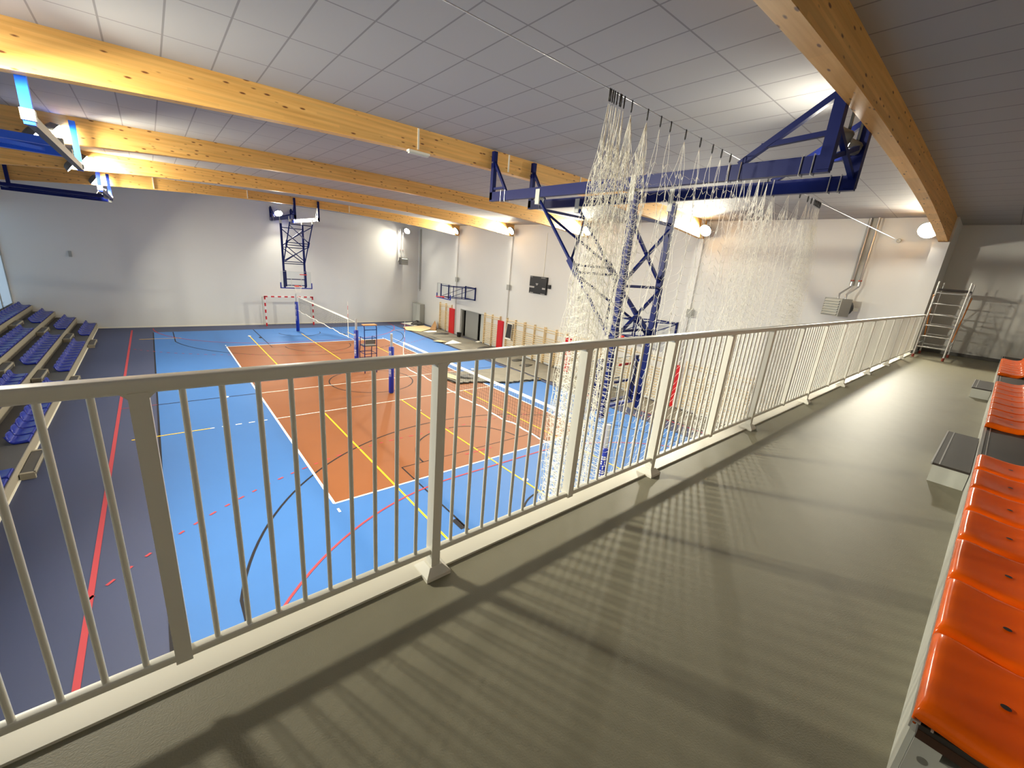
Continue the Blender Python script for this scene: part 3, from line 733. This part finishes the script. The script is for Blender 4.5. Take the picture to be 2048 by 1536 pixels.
# ------------------------------------------------------------------ right wall: bars, pads, door, scoreboard
def wall_bars(y0, y1, label):
    r = thing('wall_bars',label,'wall bars',(XR-.08,(y0+y1)/2,0),'wooden wall bars')
    y0, y1 = min(y0,y1)+.012, max(y0,y1)-.012
    for y in (y0+.02,(y0+y1)/2,y1-.02):
        m = MB(); m.box(XR-.15,XR-.005,y-.02,y+.02,0,2.2); m.build('upright',M['wallbar'],r)
    first_ = None
    for z in [2.08,1.93]+[1.56-.125*k for k in range(12)]:
        xx = XR-.115 if z < 2 else XR-.15
        if first_ is None:
            m = MB(); m.tube([(xx,y0,z),(xx,y1,z)],.023,8); first_ = m.build('rung',M['wallbar'],r,smooth=50); zz = z; x0_ = xx
        else:
            c_ = first_.copy(); COL.objects.link(c_); c_.location = (xx-x0_,0,z-zz)
for (a, b, lab) in ((11.84,9.97,'wooden wall bars at the far end, left of the first red pad'),(5.72,3.9,'wooden wall bars between the doorway and the second red pad'),
    (3.24,1.44,'wooden wall bars right of the second red pad, behind the dark poster'),(1.44,-.40,'wooden wall bars under the scoreboard'),(-.40,-2.24,'wooden wall bars just left of the third red pad'),
    (-2.72,-4.6,'wooden wall bars right of the third red pad, behind the left fold of the net'),(-4.6,-6.5,'wooden wall bars behind the net below the far wall hoop board'),(-6.5,-8.42,'wooden wall bars left of the fourth red pad, behind the net'),
    (-9.3,-11.15,'wooden wall bars right of the fourth red pad, behind the net'),(-11.15,-13.0,'wooden wall bars farthest right, nearest the gallery')):
    wall_bars(a, b, lab)
for y0, y1, lab in ((9.5,10.22,'red wall pad left of the open doorway'),(3.46,4.05,'red wall pad right of the first doorway bars'),(-2.62,-2.12,'red wall pad beside the left edge of the net'),(-9.12,-8.68,'red wall pad seen through the middle of the net')):
    m = MB(); m.extr(rrect((y0+y1)/2,.98,y1-y0,1.92,.03,3),'x',XR-.2,XR-.125)
    o = m.build('wall_pad',M['pad_red'],loc=(XR-.16,(y0+y1)/2,.02)); tag(o,lab,'wall pad','red wall pads')
d = thing('door_1','grey door leaf standing ajar in the doorway','door',(XR+.3,DY1-.5,0)); d['kind'] = 'structure'
m = MB(); m.bar((XR+.24,8.5,1.0),(XR+.34,7.0,1.0),.05,2.0); m.build('leaf',M['door_grey'],d)
m = MB(); m.bar((XR+.3,6.62,1.0),(XR+.14,6.02,1.0),.05,2.0); m.build('leaf',M['panel'],d)
m = MB(); m.box(XR+.1,XR+.3,DY1-.08,DY1-.001,0,DZ-.001); m.box(XR+.1,XR+.3,DY0+.001,DY0+.08,0,DZ-.001); m.box(XR+.1,XR+.3,DY0+.08,DY1-.08,DZ-.07,DZ-.001); m.build('door_frame',M['grey_metal'],d)
b = thing('bucket','dark bucket on the floor at the doorway','bucket',(10.0,8.3,.03))
m = MB(); m.tube([(10.0,8.3,.03),(10.0,8.3,.34)],[.14,.18],16,cap=False); m.disc((10,8.3,.05),.14,(0,0,1),16); m.build('body',M['black'],b,smooth=50)
m = MB(); m.tube([(10+.18*math.cos(PI*k/10),8.3,.34+.1*math.sin(PI*k/10)) for k in range(11)],.006,6); m.build('handle',M['grey_metal'],b,smooth=60)

s = thing('scoreboard','black scoreboard with pale captions on the right wall','scoreboard',(XR,.62,4.5))
m = MB(); m.box(XR-.14,XR-.001,-.13,1.3,4.04,5.04); sb = m.build('panel',M['black'],s)
m = MB(); m.box(XR-.14,XR-.02,-.42,-.28,4.42,4.64); m.box(XR-.1,XR-.06,-.3,-.12,4.5,4.56); m.build('side_horn',M['black'],s)
m = MB()
for (y, z, a, h_) in ((1.08,4.41,.44,.1),(.05,4.38,.26,.1),(.65,4.62,.2,.045),(.65,4.56,.12,.045)): m.box(XR-.145,XR-.139,y-a/2,y+a/2,z-h_/2,z+h_/2)
for (y, z, a, h_) in ((1.08,4.08,.32,.03),(.1,4.07,.34,.03),(1.18,4.985,.22,.02),(.15,4.985,.36,.025)): m.box(XR-.145,XR-.139,y-a/2,y+a/2,z-h_/2,z+h_/2)
m.build('captions',M['label_grey'],sb)
m = MB(); m.box(XR-.02,XR-.004,.29,.32,5.04,7.5); m.build('cable_channel',M['white_trim'],s)
p = thing('poster','black patterned poster with white border leaning on the wall bars','poster',(XR-.2,2.83,.85))
m = MB(); m.add([(XR-.26,2.5,.86),(XR-.26,3.12,.86),(XR-.17,3.04,1.92),(XR-.17,2.54,1.92),(XR-.25,2.5,.86),(XR-.25,3.12,.86),(XR-.16,3.04,1.92),(XR-.16,2.54,1.92)],[(0,1,2,3),(7,6,5,4),(0,4,5,1),(1,5,6,2),(2,6,7,3),(3,7,4,0)]); m.build('sheet',M['paper'],p)
m = MB(); m.add([(XR-.257,2.53,.96),(XR-.257,3.07,.96),(XR-.176,3.02,1.86),(XR-.176,2.56,1.86)],[(0,1,2,3)]); m.build('print',mat('poster_print',srgb(40,36,32),.5,var=.7,vscale=14),p)
for i, (y, z) in enumerate(((9.42,4.15),(3.28,4.16),(-2.75,4.2),(-9.0,4.25))):
    m = MB(); m.box(XR-.2,XR-.121,y-.13,y+.13,z-.17,z+.17); m.tube([(XR-.15,y-.2,z+.15),(XR-.15,y-.2,z-.1),(XR-.15,y-.16,z-.15),(XR-.15,y-.12,z-.15)],.014,6)
    o = m.build('wall_bracket',M['grey_metal'],loc=(XR-.12,y,z-.17)); tag(o,'small grey bracket box on the pilaster %s' % ['above the first red pad','above the second red pad','behind the left fold of the net','behind the right part of the net'][i],'bracket','pilaster bracket boxes')
m = MB(); m.box(XR-.06,XR-.002,15.3,15.52,2.85,7.75); m.tube([(XR-.03,15.4,2.9),(XR-.03,15.4,2.7)],.03,8)
tag(m.build('cable_duct',M['grey_metal'],loc=(XR,15.4,2.7)),'long grey vertical duct in the far right corner','duct')
for y0_, y1_ in ((-.1,.1),):
    m = MB(); m.box(10.0,10.43,14.5,15.86,.0,1.66)
    cb_ = thing('metal_cabinet','pale grey metal cabinet standing in the far right corner','cabinet',(10.2,15.2,0))
    m.build('body',M['grey_metal'],cb_)
    m = MB(); m.box(9.985,10.0,14.53,15.16,.06,1.62); m.box(9.985,10.0,15.2,15.83,.06,1.62); m.build('door',M['panel'],cb_)
m = MB(); m.box(XL+2.38,XL+2.5,YF-.06,YF-.002,3.97,4.28); tag(m.build('wall_sensor',M['grey_metal'],loc=(XL+2.44,YF,3.97)),'small pale box high on the far wall at left','sensor')

# ------------------------------------------------------------------ air heaters
def heater(o, ax, label, pipes):
    """ax=(forward xy) direction the louvres face"""
    F = Vector((ax[0],ax[1],0)); S = Vector((-ax[1],ax[0],0)); O = Vector(o)
    r = thing('air_heater',label,'heater',o,'air heaters')
    def bx(m, f0, f1, s0, s1, z0, z1):
        P = [O+F*a+S*b_+Vector((0,0,c_)) for c_ in (z0,z1) for (a,b_) in ((f0,s0),(f1,s0),(f1,s1),(f0,s1))]
        m.add(P,[(0,3,2,1),(4,5,6,7),(0,1,5,4),(1,2,6,5),(2,3,7,6),(3,0,4,7)])
    m = MB(); bx(m,-.2,.2,-.3,.3,0,.56); m.build('casing',M['grey_dark'],r)
    m = MB(); bx(m,.2,.225,-.3,.3,0,.03); bx(m,.2,.225,-.3,.3,.53,.56); bx(m,.2,.225,-.3,-.27,.03,.53); bx(m,.2,.225,.27,.3,.03,.53); m.build('louvre_frame',M['grey_metal'],r)
    for k in range(6):
        z = .045+k*.082; m = MB()
        P = [O+F*a+S*b_+Vector((0,0,c_)) for (a,c_) in ((.205,z+.065),(.255,z),(.26,z+.008),(.21,z+.073)) for b_ in (-.265,.265)]
        m.add(P,[(0,1,3,2),(2,3,5,4),(4,5,7,6),(6,7,1,0),(0,2,4,6),(7,5,3,1)]); m.build('louvre',M['panel'],r)
    m = MB(); m.tube([O-F*.2+Vector((0,0,.28)),O-F*.36+Vector((0,0,.28)),O-F*.42+Vector((0,0,.28))],[.26,.26,.2],20); m.build('fan_drum',M['black'],r,smooth=40)
    m = MB(); bx(m,-.46,-.2,-.2,-.16,.2,.3); bx(m,-.62,-.44,-.2,.2,.2,.3); m.build('mounting_arm',M['grey_metal'],r)
    for i, (s_, f_, dz) in enumerate(pipes):
        a = O+F*f_+S*s_
        m = MB(); m.tube([a+Vector((0,0,dz)),a+Vector((0,0,.95)),O-F*.1+S*s_+Vector((0,0,.7)),O-F*.1+S*s_+Vector((0,0,.55))],.03,8); pp = m.build('pipe',M['zinc'],r,smooth=50)
        m = MB(); q = a+Vector((0,0,1.15)); m.tube([q-S*.04,q+S*.04],.026,8); m.tube([q+F*.02,q+F*.07],.014,8); m.build('valve',M['valve_red'],pp,smooth=50)
        m = MB(); q = a+Vector((0,0,.98)); m.tube([q,q+Vector((0,0,.12))],.045,8); m.build('coupling',M['zinc'],pp,smooth=50)
    return r
heater((8.85,15.35,4.8),(0,-1),'small grey louvred air heater high on the far wall near the corner',((-.12,-.4,2.9),(.12,-.4,2.9)))
heater((9.88,-14.1,4.9),(-.86,.5),'grey louvred air heater on the right wall beside the gallery railing',((-.13,-.45,3.05),(.13,-.45,3.05)))
m = MB(); m.box(XR-.05,XR-.002,-14.42,-14.14,5.9,7.96); tag(m.build('cable_duct',M['grey_metal'],loc=(XR,-14.3,5.9)),'wide grey vertical duct above the right wall heater','duct')

# ------------------------------------------------------------------ mobile access ladder at the gallery end
l = thing('access_ladder','aluminium folding scaffold ladder with orange braces at the end of the gallery','ladder',(10.0,-16.65,GZ))
def lframe(x0, x1, name):
    m = MB()
    for y in (-16.3,-16.92):
        m.tube([(x0,y,GZ+.06),(x1,y,GZ+2.12)],.021,8)
    m.build(name,M['alu'],l,smooth=50)
    for k in range(6):
        z = GZ+.32+.3*k; x = x0+(x1-x0)*(z-GZ)/2.12
        m = MB(); m.tube([(x,-16.3,z),(x,-16.92,z)],.015,8); m.build('rung',M['alu'],l,smooth=50)
    for y in (-16.3,-16.92):
        m = MB(); m.tube([(x0,y,GZ),(x0,y,GZ+.09)],.03,8); m.build('foot',M['valve_red'],l,smooth=50)
lframe(9.42,9.5,'side_frame'); lframe(10.75,10.68,'side_frame')
m = MB(); m.box(9.46,10.72,-16.9,-16.34,GZ+1.88,GZ+1.93); m.build('platform',M['deck'],l)
for (y, a, bz) in ((-16.96,.55,1.75),(-16.28,1.75,.55)):
    m = MB(); m.tube([(9.44,y,GZ+a),(10.72,y,GZ+bz)],.015,8); m.build('diagonal_brace',M['orange_tube'],l,smooth=50)
m = MB()
for y in (-16.3,-16.92): m.tube([(9.43,y,GZ+.4),(10.74,y,GZ+.4)],.015,8)
m.build('horizontal_brace',M['alu'],l,smooth=50)

# ------------------------------------------------------------------ floor covering and building debris
def sheet(name, poly, z, matk, label, cat, seed, amp=.012, thick=.004, step=.16):
    """wavy sheet clipped to a polygon"""
    rn = random.Random(seed); ph = [rn.uniform(0,6) for _ in range(6)]
    xs_ = [p[0] for p in poly]; ys_ = [p[1] for p in poly]
    def inside(x, y):
        c_ = False; j = len(poly)-1
        for i in range(len(poly)):
            if (poly[i][1] > y) != (poly[j][1] > y) and x < (poly[j][0]-poly[i][0])*(y-poly[i][1])/(poly[j][1]-poly[i][1])+poly[i][0]: c_ = not c_
            j = i
        return c_
    import bmesh
    m = MB(); nx = max(2,int((max(xs_)-min(xs_))/step)); ny = max(2,int((max(ys_)-min(ys_))/step)); idx = {}
    def V(i, j):
        if (i,j) not in idx:
            x = min(xs_)+(max(xs_)-min(xs_))*i/nx; y = min(ys_)+(max(ys_)-min(ys_))*j/ny
            zz = z+amp*(1+.6*math.sin(x*3.1+ph[0]+y*1.2)+.5*math.sin(y*4.3+ph[1]-x*2)+.5*math.sin((x+y)*9+ph[2]))
            idx[(i,j)] = len(m.v); m.v.append((x,y,max(z,zz)))
        return idx[(i,j)]
    for i in range(nx):
        for j in range(ny):
            x = min(xs_)+(max(xs_)-min(xs_))*(i+.5)/nx; y = min(ys_)+(max(ys_)-min(ys_))*(j+.5)/ny
            if inside(x,y): m.f.append((V(i,j),V(i+1,j),V(i+1,j+1),V(i,j+1))); m.m.append(0)
    o = m.build(name,M[matk],loc=(sum(xs_)/len(xs_),sum(ys_)/len(ys_),z),smooth=60)
    so = o.modifiers.new('thick','SOLIDIFY'); so.thickness = thick; so.offset = 1
    tag(o,label,cat); return o
sheet('floor_covering',[(7.62,12.3),(8.4,12.2),(10.25,12.2),(10.25,-13.6),(8.9,-13.4),(8.3,-8),(8.2,-4.4),(7.75,-3.3),(7.7,3.6)],.011,'tarp','crumpled grey protective covering on the floor along the right wall','floor covering',1)
sheet('floor_covering',[(3.0,-.6),(3.7,-.15),(4.7,-.32),(7.62,-.42),(7.62,-3.3),(5.85,-2.95),(5.1,-2.65),(4.2,-2.15),(3.3,-2.15)],.011,'tarp','grey covering sheet pulled out over the blue and orange court','floor covering',2,amp=.015)
m = MB(); pts = [(3.05,-.55,.05),(3.3,-2.1,.06),(4.2,-2.2,.05),(5.1,-2.7,.06),(5.85,-3.0,.05),(6.8,-3.05,.05),(7.6,-3.35,.04)]
fine = []
for i in range(len(pts)-1):
    for k in range(6):
        t = k/6; a, b_ = Vector(pts[i]), Vector(pts[i+1]); q = a+(b_-a)*t; fine.append((q.x+.05*math.sin(i*7+k*1.9),q.y+.05*math.sin(i*3+k*2.7),.05))
m.tube(fine,[.025+.03*abs(math.sin(i*1.7)) for i in range(len(fine))],6); tag(m.build('rolled_film',M['tarp_dark'],loc=(5,-2.5,.02),smooth=60),'dark rolled plastic film along the edge of the pulled out sheet','film')
for i, (x, y, a, b_, lab) in enumerate(((4.5,-1.25,.7,.3,'dark film lump on the sheet tip lying over the orange court'),(8.9,-.6,.45,.2,'small dark film lump in the middle of the grey covering'),(9.3,.6,.5,.16,'dark film strip near the wall bars on the grey covering'),(9.6,4.3,.8,.22,'dark film heap below the second wall bars'),(9.5,14.0,.5,.34,'dark grey bag slumped beside the corner cabinet'),(9.3,9.6,.7,.2,'dark film strip beside the first red pad'))):
    m = MB(); rn = random.Random(i+20); NX, NY = 9, 12; vs = []
    hh = .09 if i != 4 else .3
    for j in range(NX):
        for k in range(NY):
            u = j/(NX-1)*PI/2; t = 2*PI*k/NY; q = 1+.22*math.sin(3*t+i)+.12*rn.uniform(-1,1)
            vs.append((x+a*math.cos(u)*math.cos(t)*q,y+b_*math.cos(u)*math.sin(t)*q*1.3,.02+hh*math.sin(u)*(1+.25*math.sin(5*t))))
    m.add(vs,[(j*NY+k,j*NY+(k+1) % NY,(j+1)*NY+(k+1) % NY,(j+1)*NY+k) for j in range(NX-1) for k in range(NY)])
    tag(m.build('film_lump',M['tarp_dark'],loc=(x,y,.02),smooth=70),lab,'film','lumps of dark film')
def board(name, pts, z, th, matk, label, cat):
    m = MB(); m.prism(pts,z,z+th); cx = sum(p_[0] for p_ in pts)/len(pts); cy = sum(p_[1] for p_ in pts)/len(pts)
    tag(m.build(name,M[matk],loc=(cx,cy,z)),label,cat)
board('fibreboard_sheet',[(7.35,11.6),(7.75,13.0),(9.75,13.3),(9.9,11.9),(8.1,10.75)],.045,.02,'ply','large beige board sheet on the floor near the far corner','board')
board('white_panel',[(8.25,10.6),(8.5,10.25),(9.2,10.25),(9.5,10.75),(8.9,10.9)],.045,.03,'paper','white oval panel lying on the floor beside the cardboard','panel')
board('white_panel',[(7.7,6.35),(8.75,7.15),(8.75,6.0),(7.45,6.05)],.045,.02,'paper','pale board on the floor in front of the doorway','panel')
board('fibreboard_sheet',[(7.15,7.15),(7.85,7.25),(7.95,6.6),(7.5,6.65)],.07,.02,'ply','small tan board lying on the pale board before the doorway','board')
board('white_panel',[(10.0,6.1),(10.3,6.2),(10.35,5.95),(10.05,5.85)],.05,.05,'paper','small white block at the right side of the doorway','panel')
board('fibreboard_sheet',[(8.5,14.95),(9.9,15.3),(9.95,14.0),(9.0,13.5)],.012,.03,'paper','pale board on the floor in front of the corner cabinet','board')
board('fibreboard_sheet',[(3.2,-.6),(3.75,-.3),(3.9,-1.3),(3.6,-1.75)],.05,.012,'ply','small tan board on the sheet tip over the orange court','board')
m = MB(); m.add([(9.3,11.5,.04),(10.2,12.3,.04),(10.22,12.3,.62),(9.9,11.5,.42),(9.5,10.9,.04),(10.2,11.95,.04)],[(0,1,2,3),(0,3,4),(3,2,5,4)])
o = m.build('cardboard_piece',M['card'],loc=(9.9,11.5,.04)); so = o.modifiers.new('t','SOLIDIFY'); so.thickness = .01; tag(o,'brown folded cardboard leaning at the foot of the first wall bars','cardboard')

# ------------------------------------------------------------------ small ceiling and beam fittings
for i, (x, y, lab) in enumerate(((-2.5,-8.9,'above the emergency lamp on the second beam'),(-.05,-8.9,'on the second beam, between the hoop hangers'),(2.6,-8.9,'on the second beam, behind the net'),(-6.6,9.6,'on the far beam at left'),(-2.8,9.6,'on the far beam left of the far hoop'),(2.5,9.6,'on the far beam right of the far hoop'))):
    m = MB(); m.box(x-.018,x+.018,y-.02,y-.002,zb(x)+.03,zc(x)-.01); tag(m.build('cable_cover',M['white_trim'],loc=(x,y,zb(x)+.03)),'thin white vertical cable cover '+lab,'cable cover','cable covers on the beams')
e = thing('emergency_lamp','small white emergency lamp hanging under the second beam','lamp',(-2.52,-8.95,7.68))
m = MB(); m.box(-2.76,-2.28,-9.02,-8.9,7.69,7.73); m.build('housing',M['white_trim'],e)
m = MB(); m.box(-2.74,-2.3,-9.0,-8.92,7.66,7.69); m.build('diffuser',M['panel'],e)
m = MB(); m.tube([(-2.23,.26,zc(-2.23)-.03),(-2.23,.26,zc(-2.23)+.01)],.22,24); tag(m.build('ceiling_speaker',M['grey_metal'],loc=(-2.23,.26,8.15),smooth=40),'round grey ceiling speaker between the middle beams','speaker')

# ------------------------------------------------------------------ floodlights
LC = (1,.94,.76)
def flood(p, d, label, power, rad=.23, lift=None, spread=138):
    p = Vector(p); d = Vector(d).normalized()
    r = thing('floodlight',label,'lamp',tuple(p),'floodlights')
    m = MB(); m.tube([p-d*.16,p-d*.13,p-d*.03,p],[rad*.5,rad*.8,rad*1.0,rad*1.08],20); m.build('housing',M['grey_dark'],r,smooth=40)
    m = MB(); m.disc(p+d*.003,rad,d,24); m.build('lens',M['lens'],r)
    top = max(p.z+.12,zb(p.x)+.02) if lift is None else lift
    m = MB(); m.bar(p-d*.1,(p.x-d.x*.1,p.y-d.y*.1,top),.03); m.build('bracket',M['black'],r)
    L = bpy.data.lights.new('floodlight_light','AREA'); L.shape = 'DISK'; L.size = rad*2; L.energy = power; L.color = LC; L.spread = math.radians(spread)
    o = bpy.data.objects.new('floodlight_light',L); COL.objects.link(o); o.location = p+d*.02; o.rotation_euler = d.to_track_quat('-Z','Y').to_euler()
PW = 520
RD = (-.84,.02,-.54)
flood((9.15,15.4,7.45),(-.65,-.5,-.6),'glowing floodlight above the far wall heater',PW*.5)
for y, lab in ((9.45,'at the right end of the farthest beam'),(3.2,'at the right end of the fourth beam'),(-2.85,'at the right end of the third beam, left of the net'),(-9.02,'at the right end of the second beam, behind the net'),(-15.55,'at the right end of the nearest beam, above the railing end')):
    flood((10.0,y-.1,7.2+.35),RD,'glowing floodlight '+lab,PW*(.3 if y < -15 else 1))
LD = (.8,.05,-.6)
for x, y, z, lab in ((-8.47,-2.75,7.62,'on the third beam at left, upper of the pair'),(-8.75,-2.95,7.45,'on the third beam at left, lower of the pair'),(-8.45,3.2,7.7,'on the fourth beam at left, upper of the pair'),(-8.7,3.1,7.5,'on the fourth beam at left, lower of the pair'),(-8.58,9.45,7.62,'on the far beam at left, upper of the pair'),(-8.4,9.4,7.1,'on the far beam at left, lower of the pair')):
    flood((x,y,z),LD,'glowing floodlight '+lab,PW*.55)
for x, z, lab in ((-8.6,7.35,'first of the pair just outside the picture on the second beam'),(-9.0,7.35,'second of the pair just outside the picture on the second beam')):
    flood((x-.4,-9.32,z+.1),(.8,-.2,-.6),'glowing floodlight '+lab,PW*.76,spread=118)
flood((-.2,15.3,7.55),(.0,-.7,-.7),'glowing floodlight beside the far hoop hangers',PW*.7)
flood((.05,-15.72,7.62),(-.3,.9,.25),'floodlight on the nearest beam, left one above the blue hoop rails',PW*.011,.1,7.9)
flood((.55,-15.72,7.6),(-.3,.9,.25),'floodlight on the nearest beam, right one above the blue hoop rails',PW*.011,.1,7.9)

# ------------------------------------------------------------------ world, camera, colour
wd = bpy.data.worlds.new('dusk_sky'); scn.world = wd; wd.use_nodes = True
bg = wd.node_tree.nodes['Background']; bg.inputs[0].default_value = (.58,.75,.92,1); bg.inputs[1].default_value = .62

F_PX, YAW, PITCH, ROLL = 827.84, .7180, .2824, -.0874
cy_, sy_ = math.cos(YAW), math.sin(YAW)
fw = Vector((sy_*math.cos(PITCH),cy_*math.cos(PITCH),-math.sin(PITCH))); rt = Vector((cy_,-sy_,0)); dn = fw.cross(rt)
rt2 = rt*math.cos(ROLL)+dn*math.sin(ROLL); dn2 = dn*math.cos(ROLL)-rt*math.sin(ROLL)
cam = bpy.data.cameras.new('camera'); co = bpy.data.objects.new('camera',cam); COL.objects.link(co)
cam.sensor_fit = 'HORIZONTAL'; cam.sensor_width = 36; cam.lens = F_PX/2048*36; cam.clip_start = .05; cam.clip_end = 200
Mx = Matrix((( rt2.x,-dn2.x,-fw.x),(rt2.y,-dn2.y,-fw.y),(rt2.z,-dn2.z,-fw.z))).to_4x4(); Mx.translation = (-7.0737,-17.7927,5.6524); co.matrix_world = Mx
scn.camera = co
vs_ = scn.view_settings; vs_.view_transform = 'Standard'; vs_.look = 'None'; vs_.exposure = 0.48; vs_.gamma = 1; vs_.use_curve_mapping = False
cy = scn.cycles
cy.use_denoising = True
try: cy.denoiser = 'OPENIMAGEDENOISE'
except Exception: pass
cy.max_bounces = 8; cy.diffuse_bounces = 7; cy.glossy_bounces = 3; cy.transparent_max_bounces = 12; cy.sample_clamp_indirect = 6
